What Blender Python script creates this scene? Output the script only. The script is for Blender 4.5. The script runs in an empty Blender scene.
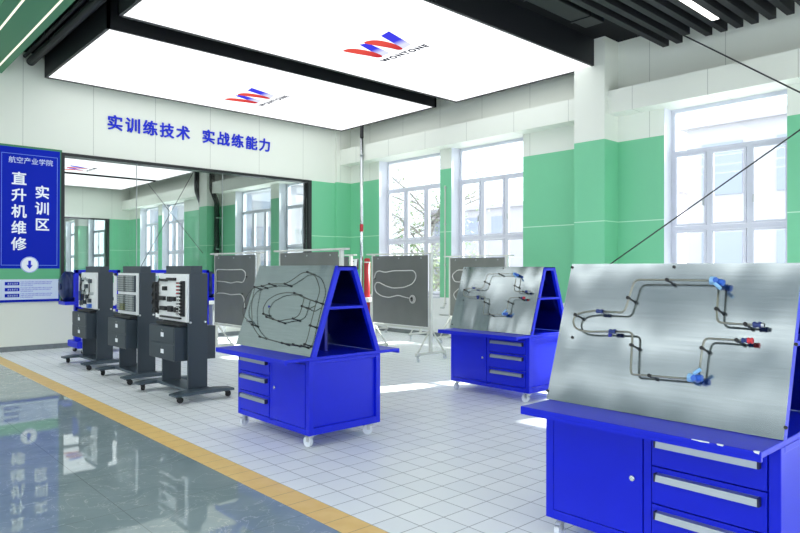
import bpy, bmesh, math, random
from mathutils import Vector, Matrix
random.seed(7)
S = bpy.context.scene
COL = S.collection
R = math.radians

# ------------------------------------------------------------------ camera
cam_d = bpy.data.cameras.new('camera')
cam_d.sensor_width = 36.0
cam_d.lens = 651.0 / 800.0 * 36.0
cam_d.clip_end = 400
cam = bpy.data.objects.new('camera', cam_d)
COL.objects.link(cam)
cam.location = (0, 0, 1.5)
_yaw, _pit, _rol = R(42.4), R(.25), R(.12)
F = Vector((math.sin(_yaw) * math.cos(_pit), math.cos(_yaw) * math.cos(_pit), math.sin(_pit)))
RT = Vector((math.cos(_yaw), -math.sin(_yaw), 0))
UP = RT.cross(F)
R2 = RT * math.cos(_rol) + UP * math.sin(_rol)
U2 = -RT * math.sin(_rol) + UP * math.cos(_rol)
cam.rotation_euler = Matrix((R2, U2, -F)).transposed().to_euler()
S.camera = cam

# ------------------------------------------------------------------ light
S.view_settings.view_transform = 'Standard'
S.view_settings.look = 'None'
S.view_settings.gamma = 1
S.view_settings.use_curve_mapping = False
S.view_settings.exposure = 0.58
PANEL = 1.08          # radiance of the big luminous ceiling panels
W = bpy.data.worlds.new('sky')
S.world = W
W.use_nodes = True
bg = W.node_tree.nodes['Background']
bg.inputs['Color'].default_value = (.86, .93, 1.0, 1)
bg.inputs['Strength'].default_value = 2.3
sun_d = bpy.data.lights.new('sun', 'SUN')
sun_d.energy = 14.0
sun_d.angle = R(1.0)
sun_d.color = (1, .96, .9)
sun = bpy.data.objects.new('sun', sun_d)
COL.objects.link(sun)
sun.rotation_euler = Vector((-1, .265, -.74)).to_track_quat('-Z', 'Y').to_euler()

# ------------------------------------------------------------------ materials
def lin(c):
    return tuple((v / 255 / 12.92 if v / 255 <= .04045 else ((v / 255 + .055) / 1.055) ** 2.4) for v in c) + (1,)

MATS = {}
def mat(name, rgb, rough=.5, metal=0., spec=.5, noise=0., nscale=6., bump=0., emit=0., coat=0.):
    if name in MATS: return MATS[name]
    m = bpy.data.materials.new(name); m.use_nodes = True
    nt = m.node_tree; b = nt.nodes['Principled BSDF']
    b.inputs['Base Color'].default_value = lin(rgb)
    b.inputs['Roughness'].default_value = rough
    b.inputs['Metallic'].default_value = metal
    b.inputs['Specular IOR Level'].default_value = spec
    if coat: b.inputs['Coat Weight'].default_value = coat
    if emit:
        b.inputs['Emission Color'].default_value = lin(rgb)
        b.inputs['Emission Strength'].default_value = emit
    if noise or bump:
        tc = nt.nodes.new('ShaderNodeTexCoord')
        n = nt.nodes.new('ShaderNodeTexNoise'); n.inputs['Scale'].default_value = nscale
        n.inputs['Detail'].default_value = 4
        nt.links.new(tc.outputs['Object'], n.inputs['Vector'])
        if noise:
            mp = nt.nodes.new('ShaderNodeMapRange')
            mp.inputs['From Min'].default_value = .3; mp.inputs['From Max'].default_value = .7
            mp.inputs['To Min'].default_value = 1 - noise; mp.inputs['To Max'].default_value = 1 + noise
            nt.links.new(n.outputs['Fac'], mp.inputs['Value'])
            vm = nt.nodes.new('ShaderNodeVectorMath'); vm.operation = 'SCALE'
            vm.inputs[0].default_value = lin(rgb)[:3]
            nt.links.new(mp.outputs['Result'], vm.inputs['Scale'])
            nt.links.new(vm.outputs['Vector'], b.inputs['Base Color'])
        if bump:
            bp = nt.nodes.new('ShaderNodeBump'); bp.inputs['Strength'].default_value = bump
            bp.inputs['Distance'].default_value = .01
            nt.links.new(n.outputs['Fac'], bp.inputs['Height'])
            nt.links.new(bp.outputs['Normal'], b.inputs['Normal'])
    MATS[name] = m
    return m

def emitter(name, rgb, strength):
    m = bpy.data.materials.new(name); m.use_nodes = True
    nt = m.node_tree; nt.nodes.clear()
    e = nt.nodes.new('ShaderNodeEmission'); o = nt.nodes.new('ShaderNodeOutputMaterial')
    e.inputs['Color'].default_value = lin(rgb); e.inputs['Strength'].default_value = strength
    nt.links.new(e.outputs[0], o.inputs['Surface'])
    MATS[name] = m
    return m

def math_node(nt, op, a, b=None):
    n = nt.nodes.new('ShaderNodeMath'); n.operation = op
    for i, v in enumerate((a, b)):
        if v is None: continue
        if isinstance(v, (int, float)): n.inputs[i].default_value = v
        else: nt.links.new(v, n.inputs[i])
    return n.outputs[0]

def mixc(nt, fac, a, b):
    n = nt.nodes.new('ShaderNodeMix'); n.data_type = 'RGBA'
    nt.links.new(fac, n.inputs[0])
    for s, v in ((6, a), (7, b)):
        if isinstance(v, tuple): n.inputs[s].default_value = v
        else: nt.links.new(v, n.inputs[s])
    return n.outputs[2]

def seams(nt, coord, pitch, off, width):
    """1 on thin lines every pitch metres"""
    f = math_node(nt, 'FRACT', math_node(nt, 'DIVIDE', math_node(nt, 'SUBTRACT', coord, off), pitch))
    d = math_node(nt, 'ABSOLUTE', math_node(nt, 'SUBTRACT', f, .5))
    return math_node(nt, 'GREATER_THAN', d, .5 - width / pitch / 2)

def worldpos(nt):
    g = nt.nodes.new('ShaderNodeNewGeometry'); s = nt.nodes.new('ShaderNodeSeparateXYZ')
    nt.links.new(g.outputs['Position'], s.inputs[0])
    return s.outputs

def wall_paint(name, axis, band=True, off=0., pitch=1.22):
    """white lower wall, green band, off-white top; thin panel joints"""
    m = bpy.data.materials.new(name); m.use_nodes = True
    nt = m.node_tree; b = nt.nodes['Principled BSDF']
    P = worldpos(nt); z = P[2]
    WH, GR = lin((225, 230, 219)), lin((116, 197, 152))
    col = WH
    if band:
        a = math_node(nt, 'GREATER_THAN', z, .88); c = math_node(nt, 'LESS_THAN', z, 3.72)
        g = math_node(nt, 'MULTIPLY', a, c)
        col = mixc(nt, a, lin((232, 236, 237)), WH)
        col = mixc(nt, g, col, GR)
        ln = math_node(nt, 'LESS_THAN', math_node(nt, 'ABSOLUTE', math_node(nt, 'SUBTRACT', z, 2.33)), .008)
        col = mixc(nt, ln, col, lin((190, 228, 205)))
    sv = seams(nt, P[axis], pitch, off, .008)
    up = math_node(nt, 'GREATER_THAN', z, 3.72)
    col = mixc(nt, math_node(nt, 'MULTIPLY', sv, up), col, lin((170, 176, 166)))
    nt.links.new(col, b.inputs['Base Color'])
    b.inputs['Roughness'].default_value = .42
    MATS[name] = m
    return m

wall_paint('wall_x', 1, True, .35)
wall_paint('wall_y', 0, True, .35)
wall_paint('wall_plain', 0, False, .48)
wall_paint('wall_plain_x', 1, False, .48)

def tile_mat():
    m = bpy.data.materials.new('floor_tile'); m.use_nodes = True
    nt = m.node_tree; b = nt.nodes['Principled BSDF']
    P = worldpos(nt)
    a = seams(nt, P[0], .2, .06, .006); c = seams(nt, P[1], .2, .135, .006)
    j = math_node(nt, 'MAXIMUM', a, c)
    g = nt.nodes.new('ShaderNodeNewGeometry')
    vm = nt.nodes.new('ShaderNodeVectorMath'); vm.operation = 'SNAP'
    of = nt.nodes.new('ShaderNodeVectorMath'); of.operation = 'SUBTRACT'; of.inputs[1].default_value = (.06, .135, 0)
    nt.links.new(g.outputs['Position'], of.inputs[0]); nt.links.new(of.outputs[0], vm.inputs[0])
    vm.inputs[1].default_value = (.2, .2, .2)
    wn = nt.nodes.new('ShaderNodeTexWhiteNoise'); nt.links.new(vm.outputs[0], wn.inputs['Vector'])
    base = mixc(nt, wn.outputs['Value'], lin((232, 239, 242)), lin((238, 244, 246)))
    col = mixc(nt, j, base, lin((142, 150, 156)))
    nt.links.new(col, b.inputs['Base Color'])
    b.inputs['Roughness'].default_value = .38
    bp = nt.nodes.new('ShaderNodeBump'); bp.inputs['Strength'].default_value = .4; bp.inputs['Distance'].default_value = .002
    bp.invert = True
    nt.links.new(j, bp.inputs['Height']); nt.links.new(bp.outputs[0], b.inputs['Normal'])
    MATS['floor_tile'] = m

def strip_mat():
    m = bpy.data.materials.new('yellow_tile'); m.use_nodes = True
    nt = m.node_tree; b = nt.nodes['Principled BSDF']
    P = worldpos(nt)
    j = seams(nt, P[1], .2, .135, .005)
    n = nt.nodes.new('ShaderNodeTexNoise'); n.inputs['Scale'].default_value = 9
    g = nt.nodes.new('ShaderNodeNewGeometry'); nt.links.new(g.outputs['Position'], n.inputs['Vector'])
    base = mixc(nt, n.outputs['Fac'], lin((226, 186, 104)), lin((240, 208, 132)))
    nt.links.new(mixc(nt, j, base, lin((170, 140, 90))), b.inputs['Base Color'])
    b.inputs['Roughness'].default_value = .4
    MATS['yellow_tile'] = m

def marble_mat():
    m = bpy.data.materials.new('polished_stone'); m.use_nodes = True
    nt = m.node_tree; b = nt.nodes['Principled BSDF']
    g = nt.nodes.new('ShaderNodeNewGeometry')
    n = nt.nodes.new('ShaderNodeTexNoise'); n.inputs['Scale'].default_value = 1.6; n.inputs['Detail'].default_value = 9
    n.inputs['Roughness'].default_value = .62; n.inputs['Distortion'].default_value = 1.2
    nt.links.new(g.outputs['Position'], n.inputs['Vector'])
    base = mixc(nt, n.outputs['Fac'], lin((110, 131, 138)), lin((160, 177, 179)))
    n2 = nt.nodes.new('ShaderNodeTexNoise'); n2.inputs['Scale'].default_value = 2.3; n2.inputs['Detail'].default_value = 6
    n2.inputs['Distortion'].default_value = 2.5
    nt.links.new(g.outputs['Position'], n2.inputs['Vector'])
    v = math_node(nt, 'LESS_THAN', math_node(nt, 'ABSOLUTE', math_node(nt, 'SUBTRACT', n2.outputs['Fac'], .5)), .006)
    base = mixc(nt, math_node(nt, 'MULTIPLY', v, .5), base, lin((190, 200, 200)))
    P = worldpos(nt)
    j = math_node(nt, 'MAXIMUM', seams(nt, P[0], .8, .66, .004), seams(nt, P[1], .8, .135, .004))
    nt.links.new(mixc(nt, j, base, lin((112, 126, 130))), b.inputs['Base Color'])
    b.inputs['Roughness'].default_value = .025
    b.inputs['Specular IOR Level'].default_value = .75
    MATS['polished_stone'] = m

def sheet_mat():
    m = bpy.data.materials.new('sheet_metal'); m.use_nodes = True
    nt = m.node_tree; b = nt.nodes['Principled BSDF']
    tc = nt.nodes.new('ShaderNodeTexCoord')
    mp = nt.nodes.new('ShaderNodeMapping'); mp.inputs['Scale'].default_value = (1.5, 1.5, 60)
    nt.links.new(tc.outputs['Object'], mp.inputs['Vector'])
    n = nt.nodes.new('ShaderNodeTexNoise'); n.inputs['Scale'].default_value = 2.; n.inputs['Detail'].default_value = 3
    nt.links.new(mp.outputs[0], n.inputs['Vector'])
    nt.links.new(mixc(nt, n.outputs['Fac'], lin((146, 158, 164)), lin((170, 181, 187))), b.inputs['Base Color'])
    n2 = nt.nodes.new('ShaderNodeTexNoise'); n2.inputs['Scale'].default_value = 3.2; n2.inputs['Detail'].default_value = 2
    nt.links.new(tc.outputs['Object'], n2.inputs['Vector'])
    r = nt.nodes.new('ShaderNodeMapRange'); r.inputs['To Min'].default_value = .1; r.inputs['To Max'].default_value = .2
    nt.links.new(n2.outputs['Fac'], r.inputs['Value']); nt.links.new(r.outputs[0], b.inputs['Roughness'])
    b.inputs['Metallic'].default_value = 1.
    bp = nt.nodes.new('ShaderNodeBump'); bp.inputs['Strength'].default_value = .55; bp.inputs['Distance'].default_value = .03
    n3 = nt.nodes.new('ShaderNodeTexNoise'); n3.inputs['Scale'].default_value = 1.; n3.inputs['Detail'].default_value = 1
    mp3 = nt.nodes.new('ShaderNodeMapping'); mp3.inputs['Scale'].default_value = (1.2, 3.4, 1.1)
    nt.links.new(tc.outputs['Object'], mp3.inputs['Vector']); nt.links.new(mp3.outputs[0], n3.inputs['Vector'])
    nt.links.new(n3.outputs['Fac'], bp.inputs['Height']); nt.links.new(bp.outputs[0], b.inputs['Normal'])
    MATS['sheet_metal'] = m

def glass_mat(name, tint, refl=1.):
    m = bpy.data.materials.new(name); m.use_nodes = True
    nt = m.node_tree; nt.nodes.clear()
    t = nt.nodes.new('ShaderNodeBsdfTransparent'); t.inputs[0].default_value = tint
    g = nt.nodes.new('ShaderNodeBsdfGlossy'); g.inputs['Roughness'].default_value = .02
    f = nt.nodes.new('ShaderNodeFresnel'); f.inputs['IOR'].default_value = 1.45
    mx = nt.nodes.new('ShaderNodeMixShader'); o = nt.nodes.new('ShaderNodeOutputMaterial')
    nt.links.new(math_node(nt, 'MULTIPLY', f.outputs[0], refl), mx.inputs[0])
    nt.links.new(t.outputs[0], mx.inputs[1]); nt.links.new(g.outputs[0], mx.inputs[2])
    nt.links.new(mx.outputs[0], o.inputs['Surface'])
    MATS[name] = m

def logo_mat(name, c0, c1, axis, lo, hi, strength):
    """printed, back-lit logo stroke: ink that fades from c0 to c1"""
    m = bpy.data.materials.new(name); m.use_nodes = True
    nt = m.node_tree; nt.nodes.clear()
    tc = nt.nodes.new('ShaderNodeTexCoord'); s = nt.nodes.new('ShaderNodeSeparateXYZ')
    nt.links.new(tc.outputs['Object'], s.inputs[0])
    r = nt.nodes.new('ShaderNodeMapRange'); r.inputs['From Min'].default_value = lo; r.inputs['From Max'].default_value = hi
    nt.links.new(s.outputs[axis], r.inputs['Value'])
    c = mixc(nt, r.outputs[0], lin(c0), lin(c1))
    e = nt.nodes.new('ShaderNodeEmission'); e.inputs['Strength'].default_value = strength
    nt.links.new(c, e.inputs['Color'])
    o = nt.nodes.new('ShaderNodeOutputMaterial'); nt.links.new(e.outputs[0], o.inputs['Surface'])
    MATS[name] = m

tile_mat(); strip_mat(); marble_mat(); sheet_mat()
glass_mat('clear_glass', (.94, .98, .97, 1), .8)
glass_mat('window_glass', (.97, .99, 1, 1), .6)
emitter('panel_light', (250, 252, 255), PANEL)
emitter('led_warm', (255, 244, 222), 1.0)
emitter('led_light', (255, 252, 246), 4.5)
logo_mat('logo_red', (226, 84, 74), (190, 48, 60), 0, -.1, .3, .75)
logo_mat('logo_blue', (66, 66, 228), (222, 226, 250), 0, -.02, .16, .75)
emitter('logo_grey', (70, 74, 88), .5)
BLUE = mat('blue_paint', (8, 30, 204), .36, 0, .32, .03, 5)
mat('blue_dark', (12, 22, 150), .4)
mat('white_paint', (232, 236, 236), .4)
mat('window_white', (208, 212, 222), .35)
mat('black', (14, 17, 22), .5)
mat('black_ceiling', (12, 14, 18), .8, 0, .2)
mat('baffle_black', (22, 24, 28), .6, 0, .3)
mat('duct_black', (17, 20, 25), .5, 0, .3)
mat('console_grey', (46, 58, 68), .45, 0, .5, .03, 4)
mat('console_light', (66, 80, 90), .4)
mat('rubber', (20, 22, 25), .6)
mat('chrome', (215, 220, 224), .18, 1.)
mat('caster_white', (214, 220, 226), .3)
mat('zinc', (190, 195, 196), .3, 1.)
mat('alu', (158, 168, 174), .42, .7)
mat('handle_dark', (20, 24, 60), .5)
mat('board_grey', (124, 128, 124), .4, .45, .5, .06, 3)
mat('stand_white', (214, 217, 210), .4)
mat('tube_steel', (140, 142, 132), .28, .9)
mat('hose_dark', (70, 76, 66), .45, .2)
mat('hose_white', (206, 208, 204), .5)
mat('fit_blue', (52, 104, 200), .35)
mat('fit_pale', (140, 190, 232), .35)
mat('fit_navy', (28, 52, 120), .35)
mat('fit_red', (220, 50, 62), .4)
mat('clamp_black', (26, 28, 30), .5)
mat('sign_blue', (4, 34, 176), .45, 0, .12)
mat('sign_border', (110, 150, 230), .4)
mat('sign_green', (92, 176, 128), .4)
mat('sign_pale', (205, 220, 240), .4)
mat('sign_white', (240, 245, 250), .4)
mat('text_blue', (14, 40, 200), .4, 0, .3)
mat('beam_green', (58, 130, 88), .5)
mat('skirt_grey', (118, 126, 128), .4, 0, .5, .1, 12)
mat('frame_black', (18, 24, 26), .35)
mat('red_paint', (176, 36, 46), .4)
mat('cable_dark', (52, 56, 58), .5, .4)
mat('engine_navy', (26, 44, 92), .35, .3)
mat('module_grey', (150, 158, 158), .5)
mat('module_olive', (120, 126, 90), .5)
mat('tree_bark', (138, 134, 132), .9)
mat('tree_leaf', (142, 158, 120), .8, 0, .2, .2, 3)
mat('facade_pale', (176, 173, 180), .8)
mat('facade_glass', (150, 156, 172), .6, 0, .2)
mat('ground_pale', (190, 190, 186), .9)
mat('lobby_grey', (190, 196, 194), .6)
mat('lobby_ceiling', (175, 180, 182), .7)

# ------------------------------------------------------------------ helpers
class MB:
    def __init__(self): self.b = bmesh.new()
    def box(self, c, d, bev=0., rot=None):
        """box with centre c, size d"""
        t = bmesh.new()
        bmesh.ops.create_cube(t, size=1)
        for v in t.verts: v.co = Vector((v.co.x * d[0], v.co.y * d[1], v.co.z * d[2]))
        if bev: bmesh.ops.bevel(t, geom=t.edges[:], offset=bev, segments=2, profile=.5, affect='EDGES')
        for v in t.verts:
            if rot is not None: v.co = rot @ v.co
            v.co += Vector(c)
        self._add(t)
        return self
    def b2(self, lo, hi, bev=0.):
        return self.box([(a + b) / 2 for a, b in zip(lo, hi)], [abs(b - a) for a, b in zip(lo, hi)], bev)
    def _add(self, t):
        me = bpy.data.meshes.new('tmp'); t.to_mesh(me); t.free()
        self.b.from_mesh(me); bpy.data.meshes.remove(me)
    def prism(self, pts, ext):
        """polygon pts (3-D) extruded by vector ext"""
        b = self.b; e = Vector(ext)
        A = [b.verts.new(Vector(p)) for p in pts]; B = [b.verts.new(Vector(p) + e) for p in pts]
        fs = [b.faces.new(A), b.faces.new(B[::-1])]
        n = len(A)
        for i in range(n): fs.append(b.faces.new((A[i], B[i], B[(i + 1) % n], A[(i + 1) % n])))
        bmesh.ops.recalc_face_normals(b, faces=fs)
        return self
    def cyl(self, p, q, r, seg=16, r2=None):
        p, q = Vector(p), Vector(q); d = q - p
        t = bmesh.new()
        bmesh.ops.create_cone(t, cap_ends=True, segments=seg, radius1=r, radius2=r if r2 is None else r2, depth=d.length)
        M = Matrix.Translation((p + q) / 2) @ d.to_track_quat('Z', 'Y').to_matrix().to_4x4()
        t.transform(M); self._add(t)
        return self
    def tube(self, pts, r, fillet=0., seg=8):
        P = [Vector(p) for p in pts]
        if fillet:
            Q = [P[0]]
            for i in range(1, len(P) - 1):
                a, c, b = P[i - 1], P[i], P[i + 1]
                da, db = (a - c), (b - c)
                f = min(fillet, da.length * .45, db.length * .45)
                s, e = c + da.normalized() * f, c + db.normalized() * f
                for k in range(5):
                    t = k / 4
                    Q.append(s * (1 - t) ** 2 + c * 2 * t * (1 - t) + e * t * t)
            Q.append(P[-1]); P = Q
        b = self.b; rings = []
        T = [(P[min(i + 1, len(P) - 1)] - P[max(i - 1, 0)]).normalized() for i in range(len(P))]
        up = Vector((0, 0, 1)) if abs(T[0].z) < .9 else Vector((1, 0, 0))
        nrm = (up - T[0] * up.dot(T[0])).normalized()
        for i, p in enumerate(P):
            nrm = (nrm - T[i] * nrm.dot(T[i]))
            nrm = nrm.normalized() if nrm.length > 1e-6 else T[i].orthogonal().normalized()
            bi = T[i].cross(nrm)
            rings.append([b.verts.new(p + (nrm * math.cos(2 * math.pi * k / seg) + bi * math.sin(2 * math.pi * k / seg)) * r) for k in range(seg)])
        for i in range(len(rings) - 1):
            for k in range(seg):
                f = b.faces.new((rings[i][k], rings[i][(k + 1) % seg], rings[i + 1][(k + 1) % seg], rings[i + 1][k])); f.smooth = True
        b.faces.new(rings[0][::-1]); b.faces.new(rings[-1])
        return self
    def sphere(self, c, r, sc=(1, 1, 1), sub=2):
        t = bmesh.new(); bmesh.ops.create_icosphere(t, subdivisions=sub, radius=r)
        for v in t.verts: v.co = Vector((v.co.x * sc[0], v.co.y * sc[1], v.co.z * sc[2])) + Vector(c)
        for f in t.faces: f.smooth = True
        self._add(t); return self
    def torus(self, c, R_, r, axis='x', n=24, arc=1.):
        pts = []
        for k in range(n + 1):
            a = 2 * math.pi * k / n * arc
            u, v = math.cos(a) * R_, math.sin(a) * R_
            o = {'x': (0, u, v), 'y': (u, 0, v), 'z': (u, v, 0)}[axis]
            pts.append(Vector(c) + Vector(o))
        return self.tube(pts, r, 0, 6)
    def text(self, s, h, M, depth=.004, bold=.0, align='CENTER', spread=1.):
        """lettering: glyph height h, local x right, y up, put through matrix M"""
        c = bpy.data.curves.new('lettering', 'FONT'); c.body = s; c.size = h
        c.align_x = align; c.align_y = 'CENTER'; c.extrude = depth / 2; c.resolution_u = 3; c.space_character = spread
        o = bpy.data.objects.new('lettering', c); COL.objects.link(o)
        bpy.context.view_layer.update()
        me = bpy.data.meshes.new_from_object(o.evaluated_get(bpy.context.evaluated_depsgraph_get()))
        bpy.data.objects.remove(o); bpy.data.curves.remove(c)
        sh = [(0, 0)] if not bold else [(0, 0), (1, 0), (-1, 0), (0, 1), (0, -1), (.7, .7), (-.7, -.7), (.7, -.7), (-.7, .7)]
        for i, (dx, dy) in enumerate(sh):
            m2 = me.copy(); m2.transform(M @ Matrix.Translation((dx * bold * h, dy * bold * h, i * .0002)))
            self.b.from_mesh(m2); bpy.data.meshes.remove(m2)
        bpy.data.meshes.remove(me)
        return self
    def build(self, name, m, parent=None, loc=None, smooth=False):
        me = bpy.data.meshes.new(name); self.b.to_mesh(me); self.b.free()
        if isinstance(m, str): m = MATS[m]
        me.materials.append(m)
        if smooth:
            for p in me.polygons: p.use_smooth = True
        o = bpy.data.objects.new(name, me); COL.objects.link(o)
        if parent: o.parent = parent
        if loc is not None: o.location = loc
        return o

def tag(o, label, cat, group=None):
    o['label'] = label; o['category'] = cat
    if group: o['group'] = group
    return o
def empty(name, loc=(0, 0, 0), rz=0, parent=None):
    o = bpy.data.objects.new(name, None); COL.objects.link(o)
    o.location = loc; o.rotation_euler = (0, 0, rz); o.empty_display_size = .1
    if parent: o.parent = parent
    return o
def struct(o):
    o['kind'] = 'structure'; return o

# ------------------------------------------------------------------ room shell
YB, XR, XR2, YB2, YB3 = 13.42, 10.43, 10.88, 30.2, 44.0
struct(MB().b2((2.46, -4, -.2), (12.2, YB3, 0)).build('floor', 'floor_tile'))
struct(MB().b2((-8, -4, -.2), (2.26, YB3, 0)).build('floor.001', 'polished_stone'))
struct(MB().b2((2.26, -4, -.2), (2.46, YB3, 0)).build('trim_1', 'yellow_tile'))
struct(MB().b2((2.9, -4, 5.46), (12.2, YB3, 5.7)).build('ceiling', 'black_ceiling'))
struct(MB().b2((-8, -4, 5.46), (2.9, YB + .25, 5.7)).build('ceiling.001', 'lobby_ceiling'))
# green soffit beam along the lobby edge
struct(MB().b2((1.90, -4, 5.0), (2.58, YB - .002, 5.46)).build('trim_2', 'beam_green'))

# back wall with the big glazed opening (x 3.6..9.25, z .87..3.70)
OX0, OX1, OZ0, OZ1 = 3.56, 9.26, .87, 3.70
wb = MB()
wb.b2((-8, YB, 0), (OX0, YB + .25, 5.46)).b2((OX0, YB, OZ1), (9.99, YB + .25, 5.46))
wb.b2((OX0, YB, 0), (OX1, YB + .25, OZ0)).b2((OX1, YB, 0), (9.99, YB + .25, .88))
struct(wb.build('wall_back', 'wall_plain'))
struct(MB().b2((OX1, YB, .88), (9.99, YB + .25, OZ1)).build('wall_back.001', 'wall_y'))
struct(MB().b2((-8, YB - .015, 0), (9.99, YB, .09)).build('baseboard_back', 'skirt_grey'))
# corner pilaster
struct(MB().b2((9.99, 13.33, 0), (10.6, YB + .25, 5.46)).build('trim_3', 'wall_y'))

def glazed_opening(name, x0, x1, y, z0, z1, joints):
    w = struct(empty(name, ((x0 + x1) / 2, y, z0)))
    cx = (x0 + x1) / 2
    f = MB(); t = .06
    for a, b in (((x0 + t, z0), (x1 - t * 1.6, z0 + t)), ((x0 + t, z1 - t), (x1 - t * 1.6, z1)), ((x0, z0), (x0 + t, z1)), ((x1 - t * 1.6, z0), (x1, z1))):
        f.b2((a[0] - cx, -.03, a[1] - z0), (b[0] - cx, .2, b[1] - z0))
    f.build('window_frame', 'frame_black', w)
    xs = [x0 + t] + joints + [x1 - t * 1.6]
    for a, b in zip(xs[:-1], xs[1:]):
        MB().b2((a + .003 - cx, .05, t), (b - .003 - cx, .062, z1 - z0 - t)).build('pane', 'clear_glass', w)
    for j in joints:
        MB().b2((j - .006 - cx, .045, t), (j + .006 - cx, .067, z1 - z0 - t)).build('joint_strip', 'zinc', w)
glazed_opening('window_1', OX0, OX1, YB, OZ0, OZ1, [5.0, 6.9])

def side_wall(x, y0, y1, wins, name, ztop=5.46):
    """window wall at x = const: wins = [(y_near, y_far)]; window zone z .88 .. 4.17"""
    ws = sorted(wins); b = MB(); th = .42
    b.b2((x, y0, 0), (x + th, y1, .88)); b.b2((x, y0, 4.17), (x + th, y1, ztop))
    cur = y0
    for a, c in ws:
        b.b2((x, cur, .88), (x + th, a, 4.17)); cur = c
    b.b2((x, cur, .88), (x + th, y1, 4.17))
    o = struct(b.build(name, 'wall_x'))
    jm = MB()
    for a, c in ws:
        jm.b2((x + .0, c - .004, .88), (x + th, c, 4.17)).b2((x, a, .88), (x + th, a + .004, 4.17)).b2((x - .02, a, .86), (x + th, c, .9))
    struct(jm.build('trim_4', 'window_white'))
    return o

def casement(name, x, y0, y1, z0=.9, z1=4.17):
    """white window: tall fixed light over three sashes over three low lights"""
    w = struct(empty(name, (x, (y0 + y1) / 2, z0)))
    h = (y1 - y0) / 2; H = z1 - z0; zt0, zt1 = 3.38 - z0 + .03, 3.445 - z0 + .03; zl0, zl1 = 2.15 - z0, 2.22 - z0
    f = MB(); t = .06; d = .04
    f.b2((-d, -h + t, 0), (d, h - t, t)).b2((-d, -h + t, H - t), (d, h - t, H)).b2((-d, -h, 0), (d, -h + t, H)).b2((-d, h - t, 0), (d, h, H))
    f.b2((-d, -h + t, zt0), (d, h - t, zt1)).b2((-d, -h + t, zl0), (d, h - t, zl1))
    for k in (-1, 1): f.b2((-d, k * h / 3 - .035, t), (d, k * h / 3 + .035, zl0)).b2((-d, k * h / 3 - .035, zl1), (d, k * h / 3 + .035, zt0))
    f.build('window_frame', 'window_white', w)
    MB().b2((-.005, -h + t, zt1), (.005, h - t, H - t)).build('pane', 'window_glass', w)
    for k in (-1, 0, 1):
        a = k * 2 * h / 3 - h / 3 + .035; b = k * 2 * h / 3 + h / 3 - .035
        for (za, zb) in ((zl1, zt0), (t, zl0)):
            s = MB(); e = .035
            ys_ = (max(a, -h + t) + .004, min(b, h - t) - .004); z_ = (za + .004, zb - .004); a_, b_ = ys_
            s.b2((-.055, a_ + e, z_[0]), (-.012, b_ - e, z_[0] + e)).b2((-.055, a_ + e, z_[1] - e), (-.012, b_ - e, z_[1])).b2((-.055, a_, z_[0]), (-.012, a_ + e, z_[1])).b2((-.055, b_ - e, z_[0]), (-.012, b_, z_[1]))
            so = s.build('sash', 'window_white', w)
            MB().b2((-.034, a_ + e, z_[0] + e), (-.026, b_ - e, z_[1] - e)).build('pane', 'window_glass', so)
        if k:
            MB().box((-.07, k * (h / 3 + .075), 1.7), (.03, .03, .12), .006).build('window_handle', 'zinc', w)

WINS = [(10.10, 12.19), (7.83, 9.76), (3.16, 4.98), (.6, 2.6), (-3.4, -1.4)]
side_wall(XR, -4, YB + .25, WINS, 'wall_right')
for i, (a, b) in enumerate(WINS): casement('window_%d' % (i + 2), XR + .31, a, b)
struct(MB().b2((10.09, 6.39, 4.16), (XR, YB - .09, 4.55)).b2((10.09, -4, 4.16), (XR, 5.80, 4.55)).build('trim_5', 'wall_plain_x'))
struct(MB().b2((9.98, 5.80, 0), (XR, 6.39, 5.46)).build('trim_6', 'wall_x'))
struct(MB().b2((XR - .015, 6.39, 0), (XR, 13.33, .09)).b2((XR - .015, -4, 0), (XR, 5.8, .09)).build('baseboard_right', 'skirt_grey'))

# second hall beyond the glass
WINS2 = [(26.9, 28.9), (24.4, 26.5), (18.0, 20.3), (14.6, 17.5)]
side_wall(XR2, YB + .25, YB3, WINS2 + [(33.5, 36), (37, 40)], 'wall_right.001')
for i, (a, b) in enumerate(WINS2): casement('window_%d' % (i + 5), XR2 + .31, a, b)
for i, (a, b) in enumerate([(33.5, 36), (37, 40)]): casement('window_%d' % (i + 9), XR2 + .31, a, b)
struct(MB().b2((10.54, 22.1, 4.16), (XR2, YB2, 4.55)).b2((10.54, YB + .25, 4.16), (XR2, 21.5, 4.55)).build('trim_7', 'wall_plain_x'))
struct(MB().b2((10.42, 21.5, 0), (XR2, 22.1, 5.46)).build('trim_8', 'wall_x'))
P0, P1 = 4.0, 10.0
fw = MB(); fw.b2((-8, YB2, 0), (P0, YB2 + .25, 5.46)).b2((P1, YB2, 0), (11.3, YB2 + .25, 5.46))
fw.b2((P0, YB2, 3.72), (P1, YB2 + .25, 5.46)).b2((P0, YB2, 0), (P1, YB2 + .25, .87))
struct(fw.build('wall_far', 'wall_y'))
glazed_opening('window_11', P0, P1, YB2, .87, 3.72, [6.0, 8.0])
struct(MB().b2((-8, YB3, 0), (12.2, YB3 + .2, 5.46)).build('wall_far.001', 'wall_y'))
struct(MB().b2((10.42, 36.1, 0), (XR2, 36.8, 5.46)).build('trim_9', 'wall_x'))
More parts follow.
